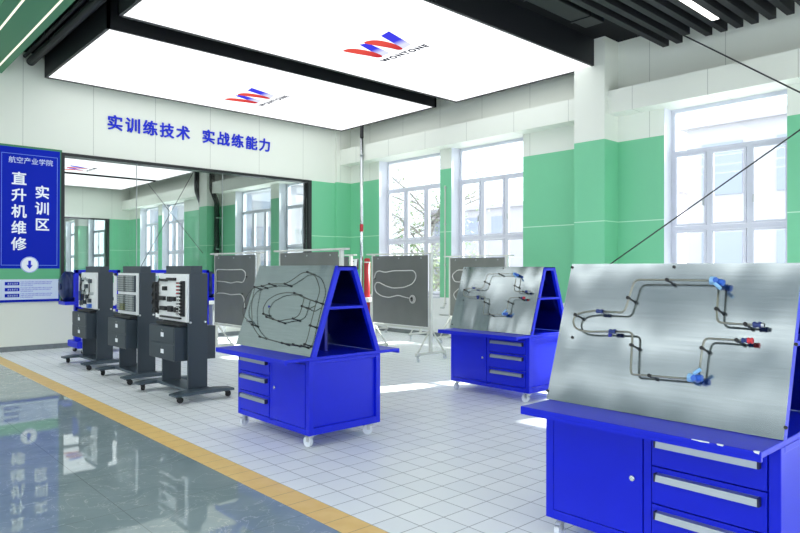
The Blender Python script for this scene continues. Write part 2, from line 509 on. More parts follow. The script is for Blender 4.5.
# unseen walls left and behind the camera; openings added to let daylight in
lw = MB().b2((-8.2, -4, 3.9), (-8, YB3, 5.7)).b2((-8.2, -4, 0), (-8, YB3, .3)).b2((-8.2, 12, .3), (-8, YB3, 3.9))
for k in range(5): lw.b2((-8.2, -4 + k * 4, .3), (-8, -3.7 + k * 4, 3.9))
struct(lw.build('wall_left', 'lobby_grey'))
fwl = MB().b2((-8, -4.2, 3.9), (12.2, -4, 5.7)).b2((-8, -4.2, 0), (12.2, -4, .15)).b2((9.5, -4.2, 0), (12.2, -4, 3.9))
for k in range(6): fwl.b2((-8 + k * 3.5, -4.2, .15), (-7.7 + k * 3.5, -4, 3.9))
struct(fwl.build('wall_front', 'lobby_grey'))
struct(MB().b2((11.3, YB3 - .01, 0), (12.2, YB3, 5.46)).build('trim_10', 'lobby_grey'))
struct(MB().b2((-8, YB + .25, 5.46), (2.9, YB3, 5.7)).build('ceiling.002', 'black_ceiling'))

# ------------------------------------------------------------------ outside
struct(MB().b2((10.9, -40, -.3), (90, 90, -.2)).build('ground', 'ground_pale'))
def building(x, y0, y1, h, label, floors, nwin, m='facade_pale'):
    b = empty('building', (x, (y0 + y1) / 2, -.2)); tag(b, label, 'building')
    w = (y1 - y0)
    MB().b2((0, -w / 2, 0), (8, w / 2, h)).build('wall', m, b)
    MB().b2((-.3, -w / 2 - .3, h), (8.3, w / 2 + .3, h + .35)).build('roof', 'facade_pale', b)
    for f in range(floors):
        for k in range(nwin):
            yy = -w / 2 + (k + .5) * w / nwin; zz = (f + .5) * h / floors
            MB().b2((-.06, yy - w / nwin * .28, zz - h / floors * .28), (.02, yy + w / nwin * .28, zz + h / floors * .3)).build('window', 'facade_glass', b)
building(34, -6, 15, 9, 'pale two-storey building outside the window nearest the camera', 2, 6)
building(44, 20, 44, 7, 'low pale building behind the trees outside the middle windows', 2, 7)
building(30, 48, 80, 9, 'pale building outside the windows of the hall beyond the glass', 3, 8)
def tree(x, y, h, r, label, dens, seed, leaf=True):
    rnd = random.Random(seed)
    t = empty('tree', (x, y, -.2)); tag(t, label, 'tree')
    m = MB().cyl((0, 0, 0), (0, 0, h * .6), .14, 10, .08)
    tips = []
    for k in range(16):
        a = rnd.uniform(0, 6.28); z0 = h * rnd.uniform(.25, .6); L = r * rnd.uniform(.6, 1.1)
        e = Vector((math.cos(a) * L, math.sin(a) * L, min(z0 + L * rnd.uniform(.3, 1.), h)))
        mid = Vector((0, 0, z0)).lerp(e, .5) + Vector((0, 0, .15))
        m.tube([(0, 0, z0), mid, e], .035, .3, 5); tips += [e, mid]
        for q in range(3):
            e2 = e + Vector((rnd.uniform(-.7, .7), rnd.uniform(-.7, .7), rnd.uniform(.1, .7)))
            m.tube([mid.lerp(e, .6), e2], .014, 0, 4); tips.append(e2)
    m.build('trunk', 'tree_bark', t)
    if leaf:
        l = MB()
        for p in tips:
            for q in range(dens):
                c = p + Vector((rnd.gauss(0, .35), rnd.gauss(0, .35), rnd.gauss(0, .3)))
                u = Vector((rnd.gauss(0, 1), rnd.gauss(0, 1), rnd.gauss(0, 1))).normalized(); v = u.orthogonal().normalized(); s = rnd.uniform(.05, .1)
                vs = [l.b.verts.new(c + o) for o in (u * s, v * s * .5, -u * s, -v * s * .5)]
                l.b.faces.new(vs)
        l.build('foliage', 'tree_leaf', t)
tree(19, 19.0, 6.5, 2.2, 'leafy tree outside the far window beside the silver pole', 14, 1)
tree(21, 24.0, 5.5, 2.4, 'leafy tree further back outside the far window', 14, 2)
tree(24, 14.5, 7.0, 2.4, 'thinly leaved tree outside the middle window', 3, 3)
tree(15, 15.2, 1.9, 1.2, 'low green bush-like tree at the foot of the far window', 22, 5)

# ------------------------------------------------------------------ luminous ceiling panels
def stroke(pts, dx, dy, x0, yc, z, name, m, parent):
    b = MB(); b.prism([(x - x0, y - yc, 0) for x, y in pts], (0, 0, .003)); return b.build(name, m, parent)
def smooth(pts, n=6):
    """closed Catmull-Rom outline"""
    out = []; N = len(pts)
    for i in range(N):
        p0, p1, p2, p3 = [Vector(pts[(i + k) % N]) for k in (-1, 0, 1, 2)]
        for k in range(n):
            t = k / n
            out.append(tuple(.5 * ((2 * p1) + (p2 - p0) * t + (2 * p0 - 5 * p1 + 4 * p2 - p3) * t * t + (3 * p1 - p0 - 3 * p2 + p3) * t ** 3)))
    return out
def light_panel(x0, x1, y0, y1, label, logo_y, dx=0.):
    cx, cy = (x0 + x1) / 2, (y0 + y1) / 2
    p = empty('ceiling_light_panel', (cx, cy, 5.0)); tag(p, label, 'ceiling light', 'luminous ceiling panels')
    hx, hy = (x1 - x0) / 2, (y1 - y0) / 2; t = .045
    f = MB()
    f.b2((-hx, -hy, 0), (hx, -hy + t, .455)).b2((-hx, hy - t, 0), (hx, hy, .455)).b2((-hx, -hy, 0), (-hx + t, hy, .455)).b2((hx - t, -hy, 0), (hx, hy, .455))
    f.build('frame', 'black', p)
    MB().b2((-hx + t, -hy + t, .012), (hx - t, hy - t, .03)).build('diffuser', 'panel_light', p)
    if logo_y is None: return
    lg = empty('logo', (6.7 + dx - cx, logo_y - cy, .006), 0, p)
    yc = 7.74
    MB().prism([(x - 6.7, y - yc, 0) for x, y in [(6.332, 7.189), (6.37, 7.412), (7.0, 7.6), (6.959, 7.374)]], (0, 0, .003)).build('logo_stroke', 'logo_blue', lg)
    MB().prism([(x - 6.7, y - yc, 0) for x, y in [(6.372, 7.93), (6.425, 7.79), (6.984, 7.897), (6.99, 8.132)]], (0, 0, .003)).build('logo_stroke', 'logo_blue', lg)
    r2 = smooth([(6.369, 7.81), (6.375, 7.66), (6.50, 7.56), (6.75, 7.53), (6.985, 7.60), (6.975, 7.69), (6.80, 7.72), (6.58, 7.78)])
    MB().prism([(x - 6.7, y - yc, -.003) for x, y in r2], (0, 0, .003)).build('logo_stroke', 'logo_red', lg)
    r1 = smooth([(6.363, 8.33), (6.37, 8.18), (6.5, 8.09), (6.75, 8.04), (6.985, 8.09), (6.975, 8.2), (6.8, 8.24), (6.58, 8.30)])
    MB().prism([(x - 6.7, y - yc, -.003) for x, y in r1], (0, 0, .003)).build('logo_stroke', 'logo_red', lg)
    # lettering under the strokes: right = -Y, up = -X
    M = Matrix(((0, -1, 0, 7.165 - 6.7), (-1, 0, 0, 7.755 - yc), (0, 0, -1, 0), (0, 0, 0, 1)))
    MB().text('WONTONE', .172, M, .003, .045, 'CENTER', 1.28).build('logo_lettering', 'logo_grey', lg)
light_panel(3.22, 10.04, 9.84, 13.2, 'wide luminous ceiling panel with logo closest to the back wall lettering', 11.79, .03)
light_panel(3.18, 10.07, 6.0, 9.29, 'wide luminous ceiling panel with logo nearest the camera, in front of the dark gap', 7.74)
light_panel(3.2, 10.38, 25.95, 29.7, 'far luminous panel in the hall beyond the glass, behind the dark gap', None)
light_panel(3.2, 10.38, 22.3, 25.6, 'luminous panel with logo seen through the top of the glass', 24.4, .3)

# ceiling slats, linear lamp, ducts
ys = [4.80, 4.58, 4.35, 4.13, 3.91, 3.69, 3.48, 3.25, 3.02, 2.79]
ords = ['first', 'second', 'third', 'fourth', 'fifth', 'sixth', 'seventh', 'eighth', 'ninth', 'tenth']
for i, y in enumerate(ys):
    x1 = 9.85 if i == 2 else 10.12
    o = MB().b2((-3.6, -.05, 0), (x1 - 6.5, .05, .2), .004).build('ceiling_slat', 'baffle_black', None, (6.5, y, 5.06))
    tag(o, '%s black ceiling slat counted from the luminous panel' % ords[i], 'ceiling slat', 'black ceiling slats')
    for x in (3.4, 9.4):
        h = MB().cyl((x - 6.5, 0, .2), (x - 6.5, 0, .4), .008, 6).build('hanger', 'baffle_black', o)
def slat_lamp(y, label):
    L = empty('linear_ceiling_light', (6.1, y, 5.06)); tag(L, label, 'ceiling light', 'linear lamps between the ceiling slats')
    MB().b2((-3.3, -.055, .0), (3.45, .055, .06)).build('housing', 'black', L)
    MB().b2((-3.28, -.048, -.004), (3.43, .048, .0)).build('diffuser', 'led_light', L)
    MB().cyl((-1.2, 0, .06), (-1.2, 0, .4), .006, 6).cyl((1.2, 0, .06), (1.2, 0, .4), .006, 6).build('hanger', 'black', L)
slat_lamp(3.80, 'slim bright linear lamp set between black ceiling slats at the top right')
slat_lamp(1.9, 'added unseen fill lamp over the nearest bench, second slim lamp from the luminous panels')  # this lamp and the next two are added to brighten the foreground
slat_lamp(.2, 'added unseen fill lamp, third slim lamp from the luminous panels')
slat_lamp(-1.6, 'added unseen fill lamp, fourth slim lamp from the luminous panels, nearest the front openings')
for x, lb in ((2.08, 'left'), (2.45, 'right')):
    o = MB().b2((-.014, -6.7, -.004), (.014, 6.69, .0)).build('led_strip', 'led_warm', None, (x, 6.7, 5.0))
    tag(o, '%s one of two thin glowing lines along the green ceiling beam' % lb, 'ceiling light')
for i, x in enumerate((.6, -1.5, -3.6, -5.7)):  # unseen lobby lamps, added for front light and reflections in the bench sheets
    lp = empty('linear_ceiling_light', (x, 5.0, 5.40)); tag(lp, '%s long fill lamp added out of view on the lobby ceiling left of the green beam' % ('first', 'second', 'third', 'fourth')[i], 'ceiling light', 'added lobby fill lamps')
    MB().b2((-.16, -7, .0), (.16, 7, .06)).build('housing', 'white_paint', lp)
    MB().b2((-.14, -6.98, -.004), (.14, 6.98, .0)).build('diffuser', 'led_light', lp)
dct = MB().b2((-3.2, -.16, 0), (2.4, .16, .16), .01)
for k in range(5): dct.b2((-2.8 + k * 1.2, -.175, -.015), (-2.76 + k * 1.2, .175, .175))
tag(dct.build('air_duct', 'duct_black', None, (6.6, 5.4, 5.28)), 'black air duct between luminous panel and ceiling slats', 'duct')
for (x, z, r, lb) in ((3.04, 5.30, .075, 'thick black pipe under the ceiling beside the green beam'), (2.94, 5.38, .03, 'thin black pipe hugging the green ceiling beam')):
    o = MB().cyl((0, -2, 0), (0, 13.2, 0), r, 12)
    for k in range(7): o.b2((-r - .01, -1.5 + k * 2.2, -.01), (r + .01, -1.46 + k * 2.2, 5.46 - z))
    tag(o.build('ceiling_pipe', 'duct_black', None, (x, .2, z)), lb, 'pipe')

# ------------------------------------------------------------------ bracing cables, poles, wall fittings
def cable(p, q, label):
    p, q = Vector(p), Vector(q)
    o = MB().cyl((0, 0, 0), q - p, .011, 8).build('brace_cable', 'cable_dark', None, p)
    tag(o, label, 'cable')
cable((9.98, 4.62, 5.24), (9.98, -2.0, .25), 'dark brace cable running down from the ceiling slats across the top right')
cable((9.99, 5.80, 1.53), (10.03, -.3, 5.46), 'dark brace cable rising from the pilaster across the near window')
cable((10.28, 26.5, 4.97), (10.28, 21.5, 2.05), 'dark brace cable falling toward the pilaster in the far hall')
cable((10.24, 22.2, 4.97), (10.24, 27.6, 1.25), 'longer dark brace cable crossing the far hall windows')

pl = empty('pole', (10.03, 12.38, 0)); tag(pl, 'tall shiny silver pole standing in the far corner', 'pole')
MB().cyl((0, 0, .012), (0, 0, 4.72), .042, 20).build('tube', 'chrome', pl, None, True)
MB().cyl((0, 0, 4.72), (0, 0, 5.40), .046, 16).build('bracket', 'black', pl)
MB().cyl((0, 0, 2.42), (0, 0, 2.60), .0435, 20).build('label_band', 'red_paint', pl)
MB().cyl((0, 0, 0), (0, 0, .012), .06, 20).build('base_plate', 'zinc', pl)
MB().torus((0, 0, 4.3), .046, .012, 'z').build('collar', 'zinc', pl)

rp = empty('red_post', (10.1, 12.25, 0)); tag(rp, 'narrow red post with white ring beside the silver pole', 'post')
MB().cyl((0, 0, .02), (0, 0, 1.74), .075, 20).build('tube', 'red_paint', rp, None, True)
MB().cyl((0, 0, 1.655), (0, 0, 1.685), .079, 20).build('ring', 'stand_white', rp)
MB().sphere((0, 0, 1.74), .075, (1, 1, .45)).build('cap', 'red_paint', rp)
MB().box((-.02, -.09, .76), (.2, .24, .11), .01).build('bracket', 'white_paint', rp)
MB().cyl((0, 0, 0), (0, 0, .02), .082, 20).build('base_plate', 'red_paint', rp)

ds = empty('dispenser_stand', (9.5, 12.0, 0)); tag(ds, 'white and black dispenser on a dark stand behind the front left bench', 'dispenser')
MB().cyl((0, 0, 0), (0, 0, .02), .17, 20).build('base_plate', 'black', ds)
MB().cyl((0, 0, .02), (0, 0, 1.45), .035, 12).build('post', 'black', ds)
MB().prism([(-.06, -.08, 1.50), (-.06, .08, 1.50), (-.06, .12, 1.74), (-.06, -.12, 1.74)], (.06, 0, 0)).build('cover', 'white_paint', ds)
MB().box((.04, .03, 1.62), (.08, .24, .26), .02).build('housing', 'black', ds)
MB().box((-.065, 0, 1.685), (.012, .14, .02)).build('slot', 'black', ds)

cd = empty('wall_conduit', (XR - .02, 9.93, 0)); tag(cd, 'thin pale conduit pipe on the green wall between the far windows', 'pipe')
MB().tube([(0, 0, 3.35), (0, 0, .72), (-.08, 0, .66)], .014, .05).build('pipe', 'stand_white', cd)
for z in (.75, 1.6, 2.5, 3.3): MB().box((.005, 0, z), (.03, .06, .02)).build('clip', 'zinc', cd)
MB().cyl((-.08, -.05, .66), (-.08, .05, .66), .02, 10).build('valve', 'zinc', cd)
tp = empty('wall_tap', (XR, 9.75, .5)); tag(tp, 'small horizontal pipe stub low on the white wall under the conduit', 'pipe')
MB().tube([(0, 0, 0), (-.1, 0, 0), (-.1, .26, 0)], .016, .03).build('pipe', 'zinc', tp)
MB().cyl((-.005, 0, 0), (-.02, 0, 0), .035, 12).build('flange', 'zinc', tp)

for (y, x, lb) in ((21.42, 10.62, 'dark downpipe on the near side of the far hall pilaster'), (22.2, 10.42, 'short dark downpipe on the far side of the far hall pilaster')):
    d = empty('downpipe', (x, y, 0)); tag(d, lb, 'pipe')
    dz = .0 if y < 22 else 1.6
    MB().tube([(-.05, 0, 5.4), (-.05, 0, 4.3), (.1, -.08, 3.85), (.1, -.08, .02 + dz)], .09, .1, 10).build('pipe', 'duct_black', d)
    for z in (2.2, 3.3): MB().box((.14, -.08, z), (.2, .2, .04)).build('clip', 'zinc', d)

# ------------------------------------------------------------------ wall lettering and sign
def on_back_wall(x, z, y=YB - .004):
    """local x -> +X, local y -> +Z, faces -Y"""
    return Matrix(((1, 0, 0, x), (0, 0, -1, y), (0, 1, 0, z), (0, 0, 0, 1)))
lt = empty('wall_lettering', (6.25, YB, 4.42)); tag(lt, 'two blue slogans in large characters on the white back wall above the glass', 'lettering')
for k, ch in enumerate('实训练技术'):
    MB().text(ch, .315, on_back_wall(4.545 + k * .352 - 6.25, 4.385 - 4.42, -.012), .02, .022).build('character', 'text_blue', lt)
for k, ch in enumerate('实战练能力'):
    MB().text(ch, .315, on_back_wall(6.535 + k * .352 - 6.25, 4.385 - 4.42, -.012), .02, .022).build('character', 'text_blue', lt)

sg = empty('wall_sign', (3.05, YB, .89)); tag(sg, 'tall blue and white hall sign with a down arrow on the back wall', 'sign')
def sgb(name, x0, x1, z0, z1, ya, yb, m, parent=None, bev=0.):
    return MB().b2((x0 - 3.05, -yb, z0 - .89), (x1 - 3.05, -ya, z1 - .89), bev).build(name, m, parent or sg)
sgb('back_panel', 2.44, 3.575, .905, 3.74, .001, .022, 'beam_green')
sgb('face_panel', 2.46, 3.535, .89, 3.70, .022, .034, 'sign_blue')
bd = MB()
for a in ((2.575, 2.583, 1.56, 3.58), (3.485, 3.493, 1.56, 3.58), (2.575, 3.493, 3.575, 3.583), (2.575, 3.493, 1.557, 1.565)):
    bd.b2((a[0] - 3.05, -.0355, a[2] - .89), (a[1] - 3.05, -.034, a[3] - .89))
bd.build('border_line', 'sign_border', sg)
sgb('band', 2.55, 3.535, 1.30, 1.50, .034, .036, 'sign_green')
ip = sgb('info_panel', 2.55, 3.515, .935, 1.305, .034, .037, 'sign_pale')
MB().text('航空产业学院', .122, on_back_wall(0, 3.46 - .89, -.0345), .002, -.004).build('heading', 'sign_pale', sg)
for k, ch in enumerate('直升机维修'):
    MB().text(ch, .25, on_back_wall(2.856 - 3.05, 3.115 - .89 - k * .296, -.035), .003, .022).build('character', 'sign_white', sg)
for k, ch in enumerate('实训区'):
    MB().text(ch, .25, on_back_wall(3.236 - 3.05, 2.895 - .89 - k * .298, -.035), .003, .022).build('character', 'sign_white', sg)
dk = MB().cyl((-.02, -.034, .68), (-.02, -.041, .68), .147, 32).build('arrow_disc', 'sign_white', sg)
MB().torus((-.02, -.041, .68), .138, .005, 'y', 32).build('ring', 'sign_border', dk)
MB().prism([(-.02 + x, -.041, .68 + z) for x, z in [(-.022, .075), (.022, .075), (.022, -.005), (.052, -.005), (0, -.078), (-.052, -.005), (-.022, -.005)]], (0, -.003, 0)).build('arrow', 'text_blue', dk)
# the small print is too fine to read in the photo: rows of tiny strokes
def small_print(x0, x1, z, h, y, seed):
    rnd = random.Random(seed); m = MB(); x = x0
    while x < x1:
        w = h * .9
        for q in range(2): m.b2((x, y - .001, z - h / 2 + q * h * .6), (x + w * rnd.uniform(.6, 1), y, z - h / 2 + q * h * .6 + h * .22))
        xx = x + w * rnd.uniform(.2, .7); m.b2((xx, y - .0015, z - h / 2), (xx + h * .16, y, z + h / 2))
        x += h * 1.15
    return m
for k in range(3):
    z = 1.225 - k * .108 - .89
    MB().b2((2.635 - 3.05, -.041, z - .028), (2.868 - 3.05, -.037, z + .034), .002).build('heading_chip', 'sign_blue', ip)
    small_print(-.37, -.22, z + .003, .03, -.041, k).build('chip_lettering', 'sign_pale', ip)
    for q, e in enumerate((.36, .33, .02)):
        small_print(-.165, e, z + .032 - q * .032, .02, -.037, 10 + k * 3 + q).build('body_lettering', 'text_blue', ip)

# ------------------------------------------------------------------ blue benches
def caster(parent, x, y, h, r, mw, ma, swing=.0, brake=True):
    """swivel caster: plate, fork and wheel touching z = 0"""
    c = MB()
    c.box((x, y, h - .006), (r * 1.7, r * 1.7, .012), .002).cyl((x, y, h - .012), (x, y, h - .03), r * .55, 12)
    dx, dy = math.cos(swing) * r * .7, math.sin(swing) * r * .7
    nx, ny = -math.sin(swing), math.cos(swing); w = r * .42
    rot = Matrix.Rotation(swing, 3, 'Z')
    for s in (-1, 1):
        c.box((x + dx * .75 + nx * w * s, y + dy * .75 + ny * w * s, r + (h - .03 - r) * .5 + .002), (r * .62, .006, h - .026 - r), .002, rot)
    c.box((x + dx * .4, y + dy * .4, h - .027), (r * 1.1, w * 2.1, .008), .002, rot)
    if brake: c.box((x + dx * 1.9, y + dy * 1.9, h - .034), (r * .7, w * 1.3, .007), .002, rot)
    o = c.build('caster', ma, parent)
    p = Vector((x + dx, y + dy, r)); n = Vector((nx, ny, 0))
    wh = MB().cyl(p - n * w * .75, p + n * w * .75, r, 20).cyl(p - n * w * .95, p + n * w * .95, r * .35, 10)
    wh.build('wheel', mw, o)

EX, EZ = .26 / .8127115, .77 / .8127115     # slope of the sheets: run and rise per metre
def on_sheet(y, s, n):
    """point on the front sheet plane: y along the bench, s up the slope, n stand-off"""
    return Vector((-.36 + EX * s - EZ * n, y, .76 + EZ * s + EX * n))

def bench(x, y, label, drawers_left, sheet_y, circuit):
    b = empty('tool_bench', (x, y, 0)); tag(b, label, 'bench', 'blue benches with sloped metal sheets')
    D, Wd, Z0, Z1 = .39, .60, .11, .735
    # carcass: posts, rails and recessed end panels
    c = MB(); t = .05
    c.b2((-D + .03, -Wd + .025, Z0 + .02), (D - .03, Wd - .025, Z1))
    for sx in (-1, 1):
        for sy in (-1, 1):
            c.box((sx * (D - t / 2), sy * (Wd - t / 2), (Z0 + Z1) / 2), (t, t, Z1 - Z0), .004)
    for sx in (-1, 1):
        c.b2((sx * D, -Wd + t, Z0), (sx * (D - t), Wd - t, Z0 + .05), .003).b2((sx * D, -Wd + t, Z1 - .03), (sx * (D - t), Wd - t, Z1), .003)
        c.b2((-D + t, sx * Wd, Z0), (D - t, sx * (Wd - t), Z0 + .06), .003).b2((-D + t, sx * Wd, Z1 - .03), (D - t, sx * (Wd - t), Z1), .003)
    c.b2((-D, -.02, Z0 + .03), (-D + .05, .02, Z1), .003)
    c.build('body', 'blue_paint', b)
    # worktop with an overhang to the front and to the back
    MB().b2((-D - .235, -Wd, Z1), (D + .235, Wd, Z1 + .028), .004).b2((-D - .234, -Wd + .001, Z1 - .014), (-D - .214, Wd - .001, Z1 + .004)).b2((D + .214, -Wd + .001, Z1 - .014), (D + .234, Wd - .001, Z1 + .004)).build('worktop', 'blue_paint', b)
    s = 1 if drawers_left else -1
    ya, yb = (s * .025, s * (Wd - .055))
    lo, hi = min(ya, yb), max(ya, yb)
    zs = [Z0 + .055, Z0 + .055 + .185, Z0 + .055 + .37, Z1 - .035]
    for k in range(3):
        d = MB().b2((-D - .004, lo, zs[k] + .003), (-D + .035, hi, zs[k + 1] - .003), .002).build('drawer', 'blue_paint', b)
        zh = zs[k + 1] - .045
        h = MB().prism([(-D - .004, lo + .03, zh + .018), (-D - .028, lo + .03, zh + .012), (-D - .034, lo + .03, zh - .02), (-D - .026, lo + .03, zh - .02), (-D - .02, lo + .03, zh + .004), (-D - .004, lo + .03, zh + .008)], (0, hi - lo - .06, 0))
        hb = h.build('handle', 'alu', d)
        MB().b2((-D - .034, lo + .022, zh - .021), (-D - .003, lo + .03, zh + .018)).b2((-D - .034, hi - .03, zh - .021), (-D - .003, hi - .022, zh + .018)).build('handle_end', 'handle_dark', d)
    ya, yb = (-s * .025, -s * (Wd - .055)); lo, hi = min(ya, yb), max(ya, yb)
    d = MB().b2((-D - .003, lo, Z0 + .055), (-D + .035, hi, Z1 - .035), .002).build('door', 'blue_paint', b)
    yl = -s * .075
    MB().cyl((-D - .002, yl, .45), (-D - .014, yl, .45), .014, 16).cyl((-D - .014, yl, .45), (-D - .018, yl, .45), .009, 12).build('lock', 'chrome', d)
    # A-frame with trapezoid end faces, shelf and central divider
    f = MB(); zt = 1.53; w = .035
    for sy in (-1, 1):
        yo, yi = sy * Wd, sy * (Wd - .04)
        e = (0, yi - yo, 0)
        f.prism([(-.359, yo, Z1 + .027), (-.315, yo, Z1 + .027), (-.07, yo, zt - .04), (-.10, yo, zt)], e)
        f.prism([(.385, yo, Z1 + .027), (.34, yo, Z1 + .027), (.075, yo, zt - .04), (.105, yo, zt)], e)
        f.prism([(-.099, yo, zt), (.105, yo, zt), (.088, yo, zt - .04), (-.088, yo, zt - .04)], e)
    f.b2((-.097, -Wd, zt - .012), (.10, Wd, zt))
    f.build('a_frame', 'blue_paint', b)
    MB().b2((-.225, -Wd + .002, 1.155), (.225, Wd - .002, 1.18), .003).build('shelf', 'blue_paint', b)
    MB().b2((-.015, -Wd + .3, Z1 + .028), (.015, Wd - .3, zt - .015)).b2((-.24, Wd - .32, Z1 + .028), (.24, Wd - .3, 1.155)).build('divider', 'blue_dark', b)
    bk = MB(); bk.prism([(.36, -Wd + .03, .765), (.36, Wd - .03, .765), (.10, Wd - .03, 1.53), (.10, -Wd + .03, 1.53)], (EZ * .004, 0, EX * .004)).build('rear_sheet', 'sheet_metal', b)
    # front sheet with its circuit
    y0, y1 = sheet_y
    q = [on_sheet(y0, 0.004, .002), on_sheet(y1, .004, .002), on_sheet(y1, .815, .002), on_sheet(y0, .815, .002)]
    nv = Vector((-EZ, 0, EX)) * .004
    sh = MB().prism(q, nv).build('front_sheet', 'sheet_metal', b)
    circuit(sh)
    for (cx, cy) in ((-D + .06, Wd - .06), (-D + .06, -Wd + .06), (D - .06, Wd - .06), (D - .06, -Wd + .06)):
        caster(b, cx, cy, Z0, .044, 'caster_white', 'zinc', 2.9 + cy * 1.5 + cx)
    return b

def clamp_(sh, y, s, n, m='clamp_black', r=.0095):
    a = on_sheet(y, s, .006); p = on_sheet(y, s, n)
    MB().cyl(a, p, .006, 8).cyl(on_sheet(y, s, n - .008), on_sheet(y, s, n + .012), r, 12).build('clamp', m, sh)
def fitting(sh, p, q, n, r, m, name='fitting'):
    a, c = on_sheet(p[0], p[1], n), on_sheet(q[0], q[1], n)
    mid = a.lerp(c, .5)
    MB().cyl(a, c, r * .8, 10).cyl(a, mid.lerp(a, .3), r, 6).cyl(c, mid.lerp(c, .3), r, 6).build(name, m, sh)
def screw(sh, y, s):
    MB().cyl(on_sheet(y, s, .004), on_sheet(y, s, .011), .008, 10).build('screw', 'clamp_black', sh)

CLA = [(.351, .521), (.375, .524), (.452, .511), (.496, .493), (.508, .461), (.492, .424), (.451, .405), (.391, .402), (.295, .411), (.254, .414)]
def rigid_circuit(r, dot):
    def go(sh):
        n = .05
        def T(pts, fil, m='tube_steel', rr=r): MB().tube([on_sheet(a, b, n) for a, b in pts], rr, fil).build('tube', m, sh)
        T(CLA, .05)
        T([(.351, .521), (.205, .521), (.178, .707), (-.004, .709), (-.235, .709)], .03)
        T([(-.262, .70), (-.27, .564), (-.277, .498), (-.408, .497), (-.47, .499)], .03)
        T([(.254, .414), (.14, .418), (.117, .221), (.108, .197), (.06, .199), (-.19, .211)], .025)
        T([(-.228, .225), (-.226, .366), (-.232, .417), (-.375, .419), (-.42, .421)], .03)
        for a, b in [(-.004, .708), (.195, .604), (.496, .493), (-.27, .564), (-.408, .497), (-.379, .418), (-.226, .366), (.01, .202), (.133, .349)]: clamp_(sh, a, b, n)
        fitting(sh, (.37, .522), (.33, .521), n, .012, 'fit_navy'); fitting(sh, (.272, .413), (.236, .415), n, .013, 'fit_navy')
        fitting(sh, (-.44, .498), (-.475, .499), n, .014, 'fit_navy'); fitting(sh, (-.475, .499), (-.487, .499), n, .011, 'zinc', 'cap')
        fitting(sh, (-.40, .42), (-.425, .421), n, .012, 'fit_navy'); fitting(sh, (-.425, .421), (-.447, .422), n, .014, 'fit_red', 'cap')
        # two valves: body, pale cap, lever
        for (vy, vs, sg_) in ((-.255, .705, 1), (-.215, .214, -1)):
            v = MB().cyl(on_sheet(vy + .028, vs + .004, n), on_sheet(vy - .03, vs - .008 * sg_, n), .016, 12).cyl(on_sheet(vy, vs, n - .028), on_sheet(vy, vs, n + .028), .013, 12).build('valve', 'fit_blue', sh)
            MB().cyl(on_sheet(vy + .034, vs + .004, n), on_sheet(vy + .012, vs + .003, n), .021, 10).cyl(on_sheet(vy, vs - .02 * sg_, n + .03), on_sheet(vy - .03, vs - .045 * sg_, n + .03), .009, 8).build('valve_cap', 'fit_pale', sh)
        for a, b in [(.608, .794), (-.006, .795), (.617, .05), (-.61, .431), (-.605, .06), (.52, .371)]: screw(sh, a, b)
    return go
def hose_circuit(sh):
    n = .04
    def T(pts, fil=.05, r=.0038): MB().tube([on_sheet(a, b, n) for a, b in pts], r, fil).build('tube', 'hose_dark', sh)
    T([(.599, .581), (.468, .592), (.342, .618), (.072, .623), (-.029, .662), (-.15, .732), (-.242, .739), (-.365, .711), (-.433, .657), (-.508, .572), (-.5, .473), (-.503, .338), (-.506, .262), (-.517, .171), (-.509, .098)], .06)
    T([(-.512, .092), (-.464, .082), (-.336, .083), (-.158, .08), (.06, .092), (.235, .105), (.338, .15), (.432, .206), (.543, .242)], .05)
    T([(.599, .581), (.675, .528), (.719, .44), (.699, .342), (.651, .283), (.543, .242)], .07)
    T([(.599, .581), (.579, .481), (.552, .385), (.483, .281), (.432, .206)], .06)
    T([(-.129, .539), (.01, .542), (.162, .519), (.298, .456), (.33, .372), (.29, .322), (.212, .297), (.098, .28), (-.009, .269), (-.116, .293), (-.225, .306), (-.301, .343), (-.306, .424), (-.299, .5)], .07)
    T([(-.129, .539), (-.299, .5), (-.5, .473)], .05)
    T([(-.306, .424), (-.41, .40), (-.503, .44)], .02)
    for a, b in [(.599, .581), (.468, .592), (.342, .618), (.072, .623), (-.242, .739), (-.5, .473), (-.506, .262), (-.503, .098), (-.464, .082), (-.336, .083), (-.158, .08), (.235, .105), (.432, .206), (-.129, .539), (.29, .322), (.22, .296), (-.009, .269), (-.225, .306), (.543, .242), (-.306, .424)]:
        clamp_(sh, a, b, n)
    fitting(sh, (.56, .25), (.53, .235), n, .014, 'zinc')
bench(3.48, 5.10, 'blue bench whose sheet carries looped dark hoses, drawers left of its door', True, (-.575, .69), hose_circuit)
bench(6.37, 5.00, 'mid-room blue bench with a sunlit end face and small steel tube circuit', False, (-.59, .645), rigid_circuit(.0045, 1))
near = bench(3.48, 1.56, 'nearest blue bench, cut by the right edge, with steel tubes on its sheet', False, (-.60, .615), rigid_circuit(.0056, 1))

for pts in ([(-.32, .002), (-.36, .006), (-.395, .004), (-.395, 0), (-.32, 0)], [(-.43, .006), (-.45, .007), (-.455, 0), (-.425, 0)], [(-.575, .008), (-.592, .012), (-.594, 0), (-.57, 0)]):
    MB().prism([(-.6245 + dx, y, .7625) for y, dx in pts], (0, 0, .0012)).prism([(-.6255, y, .763 - dx * .8) for y, dx in pts[:-2]] + [(-.6255, pts[-2][0], .763), (-.6255, pts[-1][0], .763)], (.0012, 0, 0)).build('paint_chip', 'white_paint', near)

